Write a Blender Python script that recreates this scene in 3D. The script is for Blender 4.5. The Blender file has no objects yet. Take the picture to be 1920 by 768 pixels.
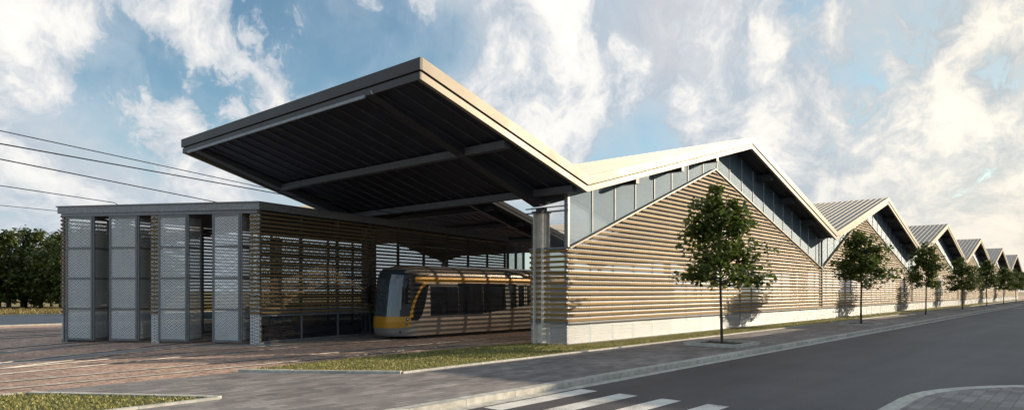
import bpy, math, random
from mathutils import Vector
random.seed(7)
S = bpy.context.scene
COL = S.collection
R = math.radians
TH = R(41.2)
FX, FY, RX, RY = math.cos(TH), math.sin(TH), math.sin(TH), -math.cos(TH)

# ------------------------------------------------------------------ helpers
def root_loc(o):
    while o.parent: o = o.parent
    return Vector(o.location)

class MB:
    """collects faces; build() links them as ONE mesh object"""
    def __init__(s): s.v = []; s.f = []; s.smooth = False
    def quad(s, *p):
        n = len(s.v); s.v += [tuple(q) for q in p]; s.f.append(tuple(range(n, n+len(p))))
    def box(s, c, d, rz=0.0):
        x, y, z = c; a, b, h = d[0]/2, d[1]/2, d[2]/2
        ca, sa = math.cos(rz), math.sin(rz); n = len(s.v)
        for k in (-h, h):
            for i, j in ((-a,-b),(a,-b),(a,b),(-a,b)):
                s.v.append((x+i*ca-j*sa, y+i*sa+j*ca, z+k))
        for f in ((3,2,1,0),(4,5,6,7),(0,1,5,4),(1,2,6,5),(2,3,7,6),(3,0,4,7)): s.f.append(tuple(n+i for i in f))
    def bb(s, x0, x1, y0, y1, z0, z1): s.box(((x0+x1)/2,(y0+y1)/2,(z0+z1)/2),(x1-x0,y1-y0,z1-z0))
    def beam(s, p, q, w, h, up=(0,0,1)):
        p, q = Vector(p), Vector(q); d = (q-p).normalized(); up = Vector(up)
        if abs(d.dot(up)) > .99: up = Vector((1,0,0))
        r = d.cross(up).normalized()*w/2; u = r.cross(d).normalized()*h/2; n = len(s.v)
        for e in (p, q):
            for a in (-r-u, r-u, r+u, -r+u): s.v.append(tuple(e+a))
        for f in ((3,2,1,0),(4,5,6,7),(0,1,5,4),(1,2,6,5),(2,3,7,6),(3,0,4,7)): s.f.append(tuple(n+i for i in f))
    def prism(s, poly, z0, z1):
        n = len(s.v); k = len(poly)
        s.v += [(x,y,z0) for x,y in poly]+[(x,y,z1) for x,y in poly]
        s.f.append(tuple(range(n+k-1, n-1, -1))); s.f.append(tuple(range(n+k, n+2*k)))
        for i in range(k): j=(i+1)%k; s.f.append((n+i,n+j,n+k+j,n+k+i))
    def prism_y(s, poly, y0, y1):      # polygon in (x, z), pulled along Y
        n = len(s.v); k = len(poly)
        s.v += [(x,y0,z) for x,z in poly]+[(x,y1,z) for x,z in poly]
        s.f.append(tuple(range(n, n+k))); s.f.append(tuple(range(n+2*k-1, n+k-1, -1)))
        for i in range(k): j=(i+1)%k; s.f.append((n+j,n+i,n+k+i,n+k+j))
    def tube(s, pts, rad, k=8):
        pts = [Vector(p) for p in pts]; rad = rad if isinstance(rad,(list,tuple)) else [rad]*len(pts)
        n = len(s.v); m = len(pts)
        for i, p in enumerate(pts):
            d = (pts[min(i+1,m-1)]-pts[max(i-1,0)]).normalized()
            a = Vector((0,0,1)) if abs(d.z) < .9 else Vector((1,0,0))
            u = d.cross(a).normalized(); w = d.cross(u)
            for j in range(k):
                t = 2*math.pi*j/k; s.v.append(tuple(p+(u*math.cos(t)+w*math.sin(t))*rad[i]))
        for i in range(m-1):
            for j in range(k):
                b = n+i*k; s.f.append((b+j, b+(j+1)%k, b+k+(j+1)%k, b+k+j))
        s.f.append(tuple(n+j for j in range(k))); s.f.append(tuple(n+(m-1)*k+j for j in reversed(range(k))))
    def build(s, name, mat, parent=None, smooth=False):
        me = bpy.data.meshes.new(name)
        off = root_loc(parent) if parent else Vector((0,0,0))
        me.from_pydata([(x-off.x,y-off.y,z-off.z) for x,y,z in s.v], [], s.f)
        me.update(); me.materials.append(mat)
        if smooth: me.polygons.foreach_set('use_smooth', [True]*len(me.polygons))
        o = bpy.data.objects.new(name, me); COL.objects.link(o)
        if parent: o.parent = parent
        return o

def tag(o, label=None, cat=None, group=None, kind=None):
    if label: o['label'] = label
    if cat: o['category'] = cat
    if group: o['group'] = group
    if kind: o['kind'] = kind
    return o
def empty(name, loc, label, cat, group=None):
    o = bpy.data.objects.new(name, None); o.empty_display_size = .3; COL.objects.link(o); o.location = loc
    return tag(o, label, cat, group)
def copy_tree(o, parent=None):
    kids = list(o.children); c = o.copy(); COL.objects.link(c); c.parent = parent
    for k in kids: copy_tree(k, c)
    return c

# ------------------------------------------------------------------ materials
class NT:
    def __init__(s, tree): s.t = tree
    def n(s, typ, **kw):
        nd = s.t.nodes.new(typ)
        ins = kw.pop('ins', {})
        for k, v in kw.items(): setattr(nd, k, v)
        for k, v in ins.items():
            sock = nd.inputs[k]
            if isinstance(v, bpy.types.NodeSocket): s.t.links.new(v, sock)
            else: sock.default_value = v
        return nd
    def math(s, op, a, b=0.0, c=None):
        nd = s.n('ShaderNodeMath', operation=op, ins={0:a, 1:b} if c is None else {0:a, 1:b, 2:c})
        return nd.outputs[0]
    def mix(s, fac, a, b, blend='MIX'):
        nd = s.n('ShaderNodeMix', data_type='RGBA', blend_type=blend)
        for i, v in ((0,fac),(6,a),(7,b)):
            if isinstance(v, bpy.types.NodeSocket): s.t.links.new(v, nd.inputs[i])
            else: nd.inputs[i].default_value = v
        return nd.outputs[2]
    def ramp(s, fac, stops):
        nd = s.n('ShaderNodeValToRGB'); s.t.links.new(fac, nd.inputs[0]); e = nd.color_ramp.elements
        while len(e) < len(stops): e.new(.5)
        for k, (p, c) in enumerate(stops):
            e[k].position = p; e[k].color = c if len(c) == 4 else (*c, 1)
        return nd.outputs[0]
def c4(c): return (*c, 1) if len(c) == 3 else c

def base_mat(name):
    m = bpy.data.materials.new(name); m.use_nodes = True; t = m.node_tree
    p = t.nodes['Principled BSDF']; return m, NT(t), p, t.nodes['Material Output']

def simple(name, col, rough=.6, metal=0.0, var=.25, scale=3.0, bump=0.0, spec=.5, island=0.0, stretch=None):
    m, k, p, out = base_mat(name)
    co = k.n('ShaderNodeTexCoord').outputs['Object']
    if stretch: co = k.n('ShaderNodeMapping', ins={0:co, 3:stretch}).outputs[0]
    nz = k.n('ShaderNodeTexNoise', ins={'Vector':co,'Scale':scale,'Detail':6.0,'Roughness':.6}).outputs[0]
    lo = tuple(max(0,c*(1-var)) for c in col); hi = tuple(min(1,c*(1+var)) for c in col)
    c = k.ramp(nz, [(.3,lo),(.7,hi)])
    if island:
        ri = k.n('ShaderNodeNewGeometry').outputs['Random Per Island']
        v = k.math('MULTIPLY_ADD', ri, 2*island, 1-island)
        c = k.mix(1.0, c, k.n('ShaderNodeCombineColor', ins={0:v,1:v,2:v}).outputs[0], 'MULTIPLY')
    k.t.links.new(c, p.inputs['Base Color'])
    p.inputs['Roughness'].default_value = rough; p.inputs['Metallic'].default_value = metal
    p.inputs['Specular IOR Level'].default_value = spec
    r = k.math('MULTIPLY_ADD', nz, .25, rough-.12); k.t.links.new(r, p.inputs['Roughness'])
    if bump:
        b = k.n('ShaderNodeBump', ins={'Height':nz,'Strength':bump,'Distance':.02}); k.t.links.new(b.outputs[0], p.inputs['Normal'])
    return m

def mesh_mat(name, col, open_, pitch=.075, metal=.4, rough=.45, ax='XZ'):
    """expanded-metal sheet: diamond holes cut by a pattern fixed to the object"""
    m, k, p, out = base_mat(name)
    co = k.n('ShaderNodeTexCoord').outputs['Object']
    sp = k.n('ShaderNodeSeparateXYZ', ins={0:co}).outputs
    h = k.math('ADD', sp[0], k.math('MULTIPLY', sp[1], 1.0)) if ax == 'XY+' else (k.math('SUBTRACT', sp[1], sp[0]) if ax == 'XY-' else sp[0] if ax == 'XZ' else sp[1])
    w = math.pi/pitch
    a = k.math('SINE', k.math('MULTIPLY', k.math('ADD', k.math('MULTIPLY', h, .62), sp[2]), w))
    b = k.math('SINE', k.math('MULTIPLY', k.math('SUBTRACT', k.math('MULTIPLY', h, .62), sp[2]), w))
    hole = k.math('GREATER_THAN', k.math('MINIMUM', k.math('ABSOLUTE', a), k.math('ABSOLUTE', b)), open_)
    nz = k.n('ShaderNodeTexNoise', ins={'Vector':co,'Scale':.9,'Detail':4.0}).outputs[0]
    c = k.ramp(nz, [(.3,tuple(x*.9 for x in col)),(.7,col)])
    k.t.links.new(c, p.inputs['Base Color'])
    p.inputs['Metallic'].default_value = metal; p.inputs['Roughness'].default_value = rough
    bp = k.n('ShaderNodeBump', ins={'Height':k.math('ADD',a,b),'Strength':.6,'Distance':.01})
    k.t.links.new(bp.outputs[0], p.inputs['Normal'])
    tr = k.n('ShaderNodeBsdfTransparent')
    mx = k.n('ShaderNodeMixShader', ins={0:hole,1:p.outputs[0],2:tr.outputs[0]})
    k.t.links.new(mx.outputs[0], out.inputs[0]); return m

def wood_mat(name, col, island=.28):
    m, k, p, out = base_mat(name)
    co = k.n('ShaderNodeTexCoord').outputs['Object']
    mp = k.n('ShaderNodeMapping', ins={0:co, 3:(.9,.9,22.0)}).outputs[0]
    nz = k.n('ShaderNodeTexNoise', ins={'Vector':mp,'Scale':1.2,'Detail':7.0,'Roughness':.65}).outputs[0]
    c = k.ramp(nz, [(.25,tuple(x*.6 for x in col)),(.55,col),(.8,tuple(min(1,x*1.3) for x in col))])
    ri = k.n('ShaderNodeNewGeometry').outputs['Random Per Island']
    v = k.math('MULTIPLY_ADD', ri, 2*island, 1-island)
    c = k.mix(1.0, c, k.n('ShaderNodeCombineColor', ins={0:v,1:v,2:v}).outputs[0], 'MULTIPLY')
    k.t.links.new(c, p.inputs['Base Color']); p.inputs['Roughness'].default_value = .6; p.inputs['Specular IOR Level'].default_value = .2
    return m

def leaf_mat(name, dark, light, transl=.35):
    m, k, p, out = base_mat(name)
    ri = k.n('ShaderNodeNewGeometry').outputs['Random Per Island']
    co = k.n('ShaderNodeTexCoord').outputs['Object']
    nz = k.n('ShaderNodeTexNoise', ins={'Vector':co,'Scale':1.1,'Detail':3.0}).outputs[0]
    f = k.math('ADD', k.math('MULTIPLY', ri, .6), k.math('MULTIPLY', nz, .5))
    c = k.ramp(f, [(.2,dark),(.85,light)])
    k.t.links.new(c, p.inputs['Base Color']); p.inputs['Roughness'].default_value = .5
    p.inputs['Specular IOR Level'].default_value = .35
    tl = k.n('ShaderNodeBsdfTranslucent', ins={0:c})
    mx = k.n('ShaderNodeMixShader', ins={0:transl,1:p.outputs[0],2:tl.outputs[0]})
    k.t.links.new(mx.outputs[0], out.inputs[0]); return m

def gravel_mat():
    m, k, p, out = base_mat('gravel_setts')
    co = k.n('ShaderNodeTexCoord').outputs['Object']
    vo = k.n('ShaderNodeTexVoronoi', ins={'Vector':co,'Scale':9.0,'Randomness':1.0})
    v2 = k.n('ShaderNodeTexVoronoi', ins={'Vector':co,'Scale':23.0})
    cr = k.n('ShaderNodeSeparateColor', ins={0:vo.outputs['Color']}).outputs[0]
    cr2 = k.n('ShaderNodeSeparateColor', ins={0:v2.outputs['Color']}).outputs[0]
    c = k.ramp(k.math('ADD',k.math('MULTIPLY',cr,.6),k.math('MULTIPLY',cr2,.4)), [(.1,(.20,.135,.105)),(.5,(.44,.30,.235)),(.9,(.66,.49,.40))])
    big = k.n('ShaderNodeTexNoise', ins={'Vector':co,'Scale':.35,'Detail':5.0}).outputs[0]
    c = k.mix(1.0, c, k.ramp(big,[(.3,(.7,.68,.68)),(.7,(1.1,1.05,1.0))]), 'MULTIPLY')
    k.t.links.new(c, p.inputs['Base Color']); p.inputs['Roughness'].default_value = .85
    b = k.n('ShaderNodeBump', ins={'Height':vo.outputs['Distance'],'Strength':.5,'Distance':.03}); b.invert = True
    k.t.links.new(b.outputs[0], p.inputs['Normal']); return m

def paver_mat():
    m, k, p, out = base_mat('grey_pavers')
    co = k.n('ShaderNodeTexCoord').outputs['Object']
    br = k.n('ShaderNodeTexBrick', ins={'Vector':co,'Color1':(.19,.180,.182,1),'Color2':(.32,.303,.305,1),'Mortar':(.12,.115,.115,1),'Scale':1.0,'Mortar Size':.006,'Bias':0.0,'Brick Width':.42,'Row Height':.21})
    n1 = k.n('ShaderNodeTexNoise', ins={'Vector':co,'Scale':.5,'Detail':7.0,'Roughness':.7}).outputs[0]
    n2 = k.n('ShaderNodeTexNoise', ins={'Vector':co,'Scale':40.0,'Detail':3.0}).outputs[0]
    b2 = k.n('ShaderNodeTexBrick', ins={'Vector':co,'Color1':(.72,.72,.72,1),'Color2':(1.1,1.1,1.1,1),'Mortar':(1,1,1,1),'Scale':1.0,'Mortar Size':0.0,'Brick Width':1.7,'Row Height':.42})
    c = k.mix(1.0, br.outputs[0], k.ramp(n1,[(.3,(.72,.7,.7)),(.7,(1.2,1.16,1.1))]), 'MULTIPLY')
    c = k.mix(.8, c, b2.outputs[0], 'MULTIPLY')
    c = k.mix(.5, c, k.ramp(n2,[(.3,(.6,.6,.6)),(.7,(1.25,1.25,1.25))]), 'MULTIPLY')
    k.t.links.new(c, p.inputs['Base Color']); p.inputs['Roughness'].default_value = .7
    b = k.n('ShaderNodeBump', ins={'Height':br.outputs['Fac'],'Strength':.4,'Distance':.01}); b.invert = True
    k.t.links.new(b.outputs[0], p.inputs['Normal']); return m

def asphalt_mat():
    m, k, p, out = base_mat('asphalt')
    co = k.n('ShaderNodeTexCoord').outputs['Object']
    n1 = k.n('ShaderNodeTexNoise', ins={'Vector':co,'Scale':38.0,'Detail':4.0,'Roughness':.8}).outputs[0]
    mp = k.n('ShaderNodeMapping', ins={0:co, 3:(.06,.9,1)}).outputs[0]
    n2 = k.n('ShaderNodeTexNoise', ins={'Vector':mp,'Scale':1.0,'Detail':6.0}).outputs[0]
    c = k.ramp(n1, [(.3,(.030,.029,.034)),(.62,(.072,.069,.077)),(.78,(.17,.165,.17))])
    c = k.mix(1.0, c, k.ramp(n2,[(.3,(.75,.75,.77)),(.7,(1.25,1.25,1.25))]), 'MULTIPLY')
    vo = k.n('ShaderNodeTexVoronoi', feature='DISTANCE_TO_EDGE', ins={'Vector':k.n('ShaderNodeVectorMath', operation='MULTIPLY_ADD', ins={0:k.n('ShaderNodeTexNoise', ins={'Vector':co,'Scale':1.3,'Detail':5.0}).outputs['Color'],1:(1.2,1.2,0),2:co}).outputs[0],'Scale':.16}).outputs[0]
    crk = k.math('LESS_THAN', vo, .0016)
    c = k.mix(k.math('MULTIPLY',crk,.6), c, (.012,.012,.012,1))
    n3 = k.n('ShaderNodeTexNoise', ins={'Vector':co,'Scale':.22,'Detail':8.0,'Roughness':.7}).outputs[0]
    c = k.mix(1.0, c, k.ramp(n3,[(.35,(.78,.78,.80)),(.65,(1.2,1.19,1.17))]), 'MULTIPLY')
    k.t.links.new(c, p.inputs['Base Color']); p.inputs['Roughness'].default_value = .62
    b = k.n('ShaderNodeBump', ins={'Height':n1,'Strength':.5,'Distance':.01})
    k.t.links.new(b.outputs[0], p.inputs['Normal']); return m

def grass_ground():
    m, k, p, out = base_mat('grass_ground')
    co = k.n('ShaderNodeTexCoord').outputs['Object']
    n1 = k.n('ShaderNodeTexNoise', ins={'Vector':co,'Scale':6.0,'Detail':8.0,'Roughness':.75}).outputs[0]
    c = k.ramp(n1, [(.3,(.055,.06,.02)),(.55,(.12,.125,.04)),(.75,(.22,.19,.09))])
    k.t.links.new(c, p.inputs['Base Color']); p.inputs['Roughness'].default_value = .9
    b = k.n('ShaderNodeBump', ins={'Height':n1,'Strength':.8,'Distance':.05}); k.t.links.new(b.outputs[0], p.inputs['Normal'])
    return m

# windscreen: clear-ish dark glass with a mirror sheen
def glass_mat(name, col, alpha):
    m, k, p, out = base_mat(name)
    p.inputs['Base Color'].default_value = c4(col); p.inputs['Roughness'].default_value = .04
    p.inputs['Specular IOR Level'].default_value = 1.0; p.inputs['IOR'].default_value = 1.7
    tr = k.n('ShaderNodeBsdfTransparent', ins={0:(.55,.62,.66,1)})
    mx = k.n('ShaderNodeMixShader', ins={0:alpha,1:p.outputs[0],2:tr.outputs[0]})
    k.t.links.new(mx.outputs[0], out.inputs[0]); return m
M = {}
M['gravel'] = gravel_mat(); M['paver'] = paver_mat(); M['asphalt'] = asphalt_mat(); M['lawn'] = grass_ground()
M['blade'] = leaf_mat('grass_blade', (.10,.11,.025), (.46,.43,.17), .3)
M['field'] = simple('dry_grass', (.20,.16,.06), .9, var=.5, scale=1.2, bump=.6)
M['kerb'] = simple('kerb_stone', (.44,.43,.395), .75, var=.3, scale=5, bump=.3, island=.14)
M['pale_road'] = simple('worn_concrete', (.17,.175,.19), .7, var=.2, scale=.4)
def paint_mat():
    m, k, p, out = base_mat('worn_road_paint'); co = k.n('ShaderNodeTexCoord').outputs['Object']
    a = k.n('ShaderNodeTexNoise', ins={'Vector':co,'Scale':34.0,'Detail':6.0,'Roughness':.75}).outputs[0]
    b2 = k.n('ShaderNodeTexNoise', ins={'Vector':co,'Scale':1.4,'Detail':5.0}).outputs[0]
    c = k.ramp(k.math('ADD', k.math('MULTIPLY',a,.6), k.math('MULTIPLY',b2,.5)), [(.42,(.12,.118,.115)),(.50,(.46,.45,.43)),(.58,(.72,.70,.66))])
    k.t.links.new(c, p.inputs['Base Color']); p.inputs['Roughness'].default_value = .65; return m
M['paint'] = paint_mat()
M['rail'] = simple('rail_steel', (.50,.48,.46), .4, .6, var=.3)
M['groove'] = simple('rail_groove', (.03,.028,.026), .8)
M['concrete'] = simple('yard_concrete', (.22,.215,.22), .8, var=.2, scale=1.2)
M['roof'] = simple('seamed_roof_metal', (.37,.34,.30), .58, .1, var=.08, scale=.5)
M['fascia'] = simple('fascia_metal', (.215,.178,.13), .50, .15, var=.06, scale=.8)
M['fascia_shade'] = simple('fascia_shade', (.046,.043,.044), .5, .2, var=.08, scale=.8)  # fascia metal with the canopy lip's unlit side painted into the colour
M['fascia_pale'] = simple('fascia_pale', (.245,.205,.155), .48, .15, var=.06, scale=.8)
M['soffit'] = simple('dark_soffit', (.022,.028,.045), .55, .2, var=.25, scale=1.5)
M['girder'] = simple('dark_girder', (.048,.051,.060), .5, .3, var=.25, scale=2.0)
M['galv'] = simple('galvanised_steel', (.24,.25,.265), .5, .5, var=.28, scale=9)
M['frame'] = simple('grey_frame_metal', (.19,.20,.215), .5, .4, var=.18, scale=6)
M['column'] = simple('column_paint', (.72,.68,.62), .6, .1, var=.15, scale=3)
M['wood'] = wood_mat('cedar_slats', (.285,.178,.055))
M['wood_dark'] = wood_mat('weathered_slats', (.17,.115,.055), .18)
M['mesh'] = mesh_mat('expanded_metal', (.70,.73,.76), .50, .06, metal=.35, rough=.42)
M['mesh_base'] = mesh_mat('base_expanded_metal', (.50,.54,.58), .50, .062, metal=.3, rough=.38)
M['mesh_y'] = mesh_mat('expanded_metal_return', (.62,.64,.66), .54, .07, ax='YZ', metal=.2)
M['mesh_blue'] = mesh_mat('perforated_blue_sheet', (.15,.215,.28), .80, .05, metal=.5, rough=.5)
M['mesh_door'] = mesh_mat('door_expanded_metal', (.80,.85,.87), .50, .07, metal=.15)
M['mesh_wall'] = mesh_mat('wall_expanded_metal', (.06,.064,.07), .46, .075)
M['dark_glass'] = simple('dark_glass', (.012,.015,.02), .12, 0, var=.1, spec=.8)
M['dark_in'] = simple('dark_interior', (.05,.05,.052), .8)
M['bark'] = simple('bark', (.05,.042,.036), .85, var=.35, scale=14, bump=.6)
M['leaf'] = leaf_mat('maple_leaf', (.026,.052,.010), (.15,.195,.036), .32)
M['leaf_far'] = leaf_mat('wood_leaf', (.04,.068,.02), (.14,.17,.045), .3)
M['soil'] = simple('planter_soil', (.075,.055,.04), .95, var=.5, scale=18, bump=1.0)
M['strip'] = simple('panel_strip', (.50,.50,.48), .5, .3)
M['beam'] = simple('grey_beam', (.085,.09,.10), .55, .2, var=.25, scale=2.0)
M['leaf_frame'] = simple('door_frame_metal', (.17,.18,.19), .5, .4, var=.2, scale=9)
M['fascia_matt_shade'] = simple('matt_shade_fascia', (.030,.031,.035), .85, 0, var=.1, spec=.1)  # rear hall fascia: shade put into a dark matt colour
M['shed_glass'] = glass_mat('shed_glass', (.03,.036,.044), .62)
M['wire'] = simple('wire', (.02,.02,.022), .5)
M['house'] = simple('brick_house', (.30,.22,.18), .85, var=.15)
M['house2'] = simple('render_house', (.45,.42,.38), .85, var=.1)
# tram
M['t_body'] = simple('tram_taupe', (.27,.225,.195), .32, .35, var=.04, scale=1)
M['t_grey'] = simple('tram_skirt', (.24,.235,.235), .38, .3, var=.06, scale=1)
M['t_gold'] = simple('tram_gold', (.47,.235,.018), .32, .15, var=.06, scale=1)
M['t_black'] = simple('tram_black', (.012,.012,.014), .3, 0, var=.1)
M['t_bellow'] = simple('tram_bellows', (.16,.155,.15), .7, 0, var=.1)
M['t_chrome'] = simple('lamp_chrome', (.6,.6,.6), .15, 1.0, var=.05)

M['t_glass'] = glass_mat('tram_glass', (.012,.016,.022), .25)
M['t_screen'] = glass_mat('tram_windscreen', (.05,.07,.09), .10)
M['t_screen'].node_tree.nodes['Principled BSDF'].inputs['Metallic'].default_value = .28

# ------------------------------------------------------------------ camera, light, sky
cam = bpy.data.cameras.new('camera'); co = bpy.data.objects.new('camera', cam); COL.objects.link(co)
co.location = (0,0,2.2); co.rotation_euler = (R(90),0,TH-R(90))
cam.sensor_width = 36; cam.lens = 1260/1920*36; cam.shift_y = 161/1920; cam.clip_end = 6000; cam.clip_start = .1
S.camera = co

SUN_AZ = math.atan2(-.5,.87); SUN_EL = R(16.2)
sun_dir = Vector((math.cos(SUN_AZ)*math.cos(SUN_EL), math.sin(SUN_AZ)*math.cos(SUN_EL), math.sin(SUN_EL)))
sl = bpy.data.lights.new('sun','SUN'); sl.energy = 5.0; sl.angle = R(.3); sl.color = (1.0,.83,.61)
so = bpy.data.objects.new('sun', sl); COL.objects.link(so); so.rotation_euler = (-sun_dir).to_track_quat('-Z','Y').to_euler(); so.location = (60,-60,60)

w = bpy.data.worlds.new('World'); S.world = w; w.use_nodes = True; K = NT(w.node_tree)
bg = w.node_tree.nodes['Background']
sky = K.n('ShaderNodeTexSky', sky_type='NISHITA', sun_disc=False, sun_elevation=SUN_EL, sun_rotation=math.pi/2-SUN_AZ)
sky.air_density = 1.0; sky.dust_density = .6; sky.ozone_density = 2.0
def vdir(px, py):
    u, v = (px-960)/1260, (545-py)/1260
    return Vector((FX+u*RX, FY+u*RY, v)).normalized()
def build_sky():
    d = K.n('ShaderNodeVectorMath', operation='NORMALIZE', ins={0:K.n('ShaderNodeTexCoord').outputs['Generated']}).outputs[0]
    sp = K.n('ShaderNodeSeparateXYZ', ins={0:d}).outputs
    hl = K.math('MAXIMUM', K.math('SQRT', K.math('ADD', K.math('MULTIPLY',sp[0],sp[0]), K.math('MULTIPLY',sp[1],sp[1]))), .05)
    el = K.math('ARCTANGENT', K.math('DIVIDE', sp[2], hl))
    g = K.math('DIVIDE', 1.75, K.math('ADD', K.math('MAXIMUM', el, -.05), .55))
    pv = K.n('ShaderNodeCombineXYZ', ins={0:K.math('MULTIPLY',K.math('DIVIDE',sp[0],hl),2.6),1:K.math('MULTIPLY',K.math('DIVIDE',sp[1],hl),2.6),2:g}).outputs[0]
    wrp = K.n('ShaderNodeTexNoise', ins={'Vector':pv,'Scale':3.5,'Detail':4.0}).outputs['Color']
    pw = K.n('ShaderNodeVectorMath', operation='MULTIPLY_ADD', ins={0:wrp,1:(.30,.30,.30),2:pv}).outputs[0]
    n1 = K.n('ShaderNodeTexNoise', ins={'Vector':pw,'Scale':2.9,'Detail':15.0,'Roughness':.64,'Lacunarity':2.1}).outputs[0]
    soft = K.n('ShaderNodeTexNoise', ins={'Vector':pw,'Scale':1.5,'Detail':7.0,'Roughness':.55}).outputs[0]
    mott = K.n('ShaderNodeTexNoise', ins={'Vector':pw,'Scale':6.0,'Detail':10.0,'Roughness':.66}).outputs[0]
    def blobs(lst):
        tot = [None, None]
        for px, py, r, amt in lst:
            dd = vdir(px, py); rad = r/1260*1.25
            dt = K.n('ShaderNodeVectorMath', operation='DOT_PRODUCT', ins={0:d,1:dd}).outputs[1]
            a = K.n('ShaderNodeMapRange', interpolation_type='SMOOTHSTEP', ins={0:dt,1:math.cos(rad*1.5),2:math.cos(rad*.15),3:0.0,4:amt*.8}).outputs[0]
            j = 0 if amt > 0 else 1
            tot[j] = a if tot[j] is None else K.math('MAXIMUM' if amt > 0 else 'MINIMUM', tot[j], a)
        return K.math('ADD', *tot)
    bb = blobs(BRIGHT); gb = blobs(GREY)
    def sm(x, a, b, lo=0.0, hi=1.0): return K.n('ShaderNodeMapRange', interpolation_type='SMOOTHSTEP', ins={0:x,1:a,2:b,3:lo,4:hi}).outputs[0]
    sd = K.n('ShaderNodeVectorMath', operation='DOT_PRODUCT', ins={0:d,1:sun_dir}).outputs[1]
    warm = sm(sd, .55, .98)
    # thin veil, soft grey-lilac banks, crisp white cumulus
    veil = K.math('MULTIPLY', sm(K.math('ADD',soft,K.math('MULTIPLY',gb,.5)), .33, .60), .82)
    base = K.mix(1.0, sky.outputs[0], SKY_TINT, 'MULTIPLY')
    base = K.mix(veil, base, (VE*.78,VE*.90,VE*1.0,1))
    gcol = K.ramp(mott, [(.3,(.66,.71,.79)),(.7,(.90,.91,.94))])
    gcol = K.mix(1.0, gcol, (GR,GR,GR,1), 'MULTIPLY')
    gd = sm(K.math('ADD', K.math('MULTIPLY_ADD', soft, .9, .02), gb), .47, .70)
    base = K.mix(K.math('MULTIPLY',gd,.92), base, gcol)
    bd_ = K.math('ADD', n1, bb)
    bcov = sm(bd_, .485, .565)
    bl = sm(bd_, .50, .80)
    bcol = K.ramp(K.math('MULTIPLY_ADD', mott, .95, K.math('MULTIPLY_ADD',bl,.52,-.20)), [(.22,(.56,.64,.73)),(.48,(.86,.88,.90)),(.62,(1.05,1.03,.99)),(.85,(1.2,1.16,1.09))])
    bcol = K.mix(1.0, bcol, (BR,BR,BR,1), 'MULTIPLY')
    fin = K.mix(K.math('MULTIPLY',bcov,.95), base, bcol)
    fin = K.mix(warm, fin, K.mix(1.0, fin, (1.10,1.03,.91,1), 'MULTIPLY'))
    hz = sm(sp[2], 0.0, .22, .62, 0.0)
    fin = K.mix(hz, fin, K.mix(warm, (5.0,6.0,6.9,1), (11.5,9.6,7.0,1)))
    w.node_tree.links.new(fin, bg.inputs[0]); bg.inputs[1].default_value = SKY_STR
SKY_STR = .068; VE = 7.4; GR = 8.0; BR = 9.2; SKY_TINT = (1.55,1.72,1.60,1)
BRIGHT = [(60,60,120,.20),(150,120,95,.20),(225,70,70,.16),(335,115,60,.18),(305,190,50,.18),(290,255,45,.16),(400,85,60,.18),(470,135,70,.18),(515,175,60,.15),
          (470,15,70,.14),(110,215,55,.13),(150,300,50,.12),(30,240,45,.10),(60,375,60,.15),(240,365,50,.14),(340,345,60,.14),(430,340,60,.15),
          (760,60,150,.02),(1005,210,85,.22),(1110,50,75,.18),(1130,130,65,.20),(1135,195,40,.15),(1420,110,45,.14),(1400,155,40,.14),(1450,220,45,.15),(1550,160,45,.12),
          (1790,260,85,.16),(1690,360,150,.26),(1860,430,150,.28),(1560,420,120,.14),(1840,110,60,.14),(1730,60,40,.14),(1780,150,50,.12),(1660,190,50,.12),(1880,60,50,.12),(1560,80,50,.10),(1280,250,60,.10),(1480,310,60,.14),(1700,50,40,.12),
          (270,120,45,-.14),(200,165,40,-.08),(430,190,45,-.16),(560,55,70,-.14),(230,240,60,-.12),(1200,240,60,-.14),(1360,180,45,-.12),(1310,90,90,-.10),(1620,100,90,-.12),(1620,245,90,-.12),(1500,110,70,-.06),(1880,340,60,-.12),(1870,200,60,-.10)]
GREY = [(1310,80,110,.18),(1295,190,60,.16),(1620,245,100,.08),(1860,190,80,.10),(1640,60,80,.10),(820,60,160,.14),(650,90,100,.10),(1480,60,110,.06),(1740,130,70,-.10),(80,330,90,.08),
        (280,200,70,-.12),(560,60,70,-.12),(1180,240,80,-.20),(1370,185,50,-.14),(430,190,50,-.10),(1040,90,60,-.10),(1900,330,60,-.10),(330,60,40,-.08)]
build_sky()
S.view_settings.view_transform = 'Standard'; S.view_settings.look = 'None'; S.view_settings.exposure = 0.55; S.view_settings.gamma = 1.0
S.view_settings.use_curve_mapping = False
S.cycles.use_denoising = True; S.cycles.max_bounces = 6; S.cycles.transparent_max_bounces = 28; S.cycles.diffuse_bounces = 3; S.cycles.glossy_bounces = 3
S.cycles.sample_clamp_indirect = 6.0

# ------------------------------------------------------------------ setting: ground, roads, pavements
def sheet(name, poly, z, mat, kind='structure'):
    b = MB(); b.quad(*[(x,y,z) for x,y in poly]); o = b.build(name, mat); o['kind'] = kind; return o
def slab(name, poly, z0, z1, mat):
    b = MB(); b.prism(poly, z0, z1); o = b.build(name, mat); o['kind'] = 'structure'; return o
RZ = -.12
sheet('ground', [(-2500,-2500),(2500,-2500),(2500,2500),(-2500,2500)], -.16, M['field'])
sheet('road', [(-60,-60),(420,-60),(420,9.65),(-60,9.65)], RZ, M['asphalt'])
KY = 9.65; GY = 14.0
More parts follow.
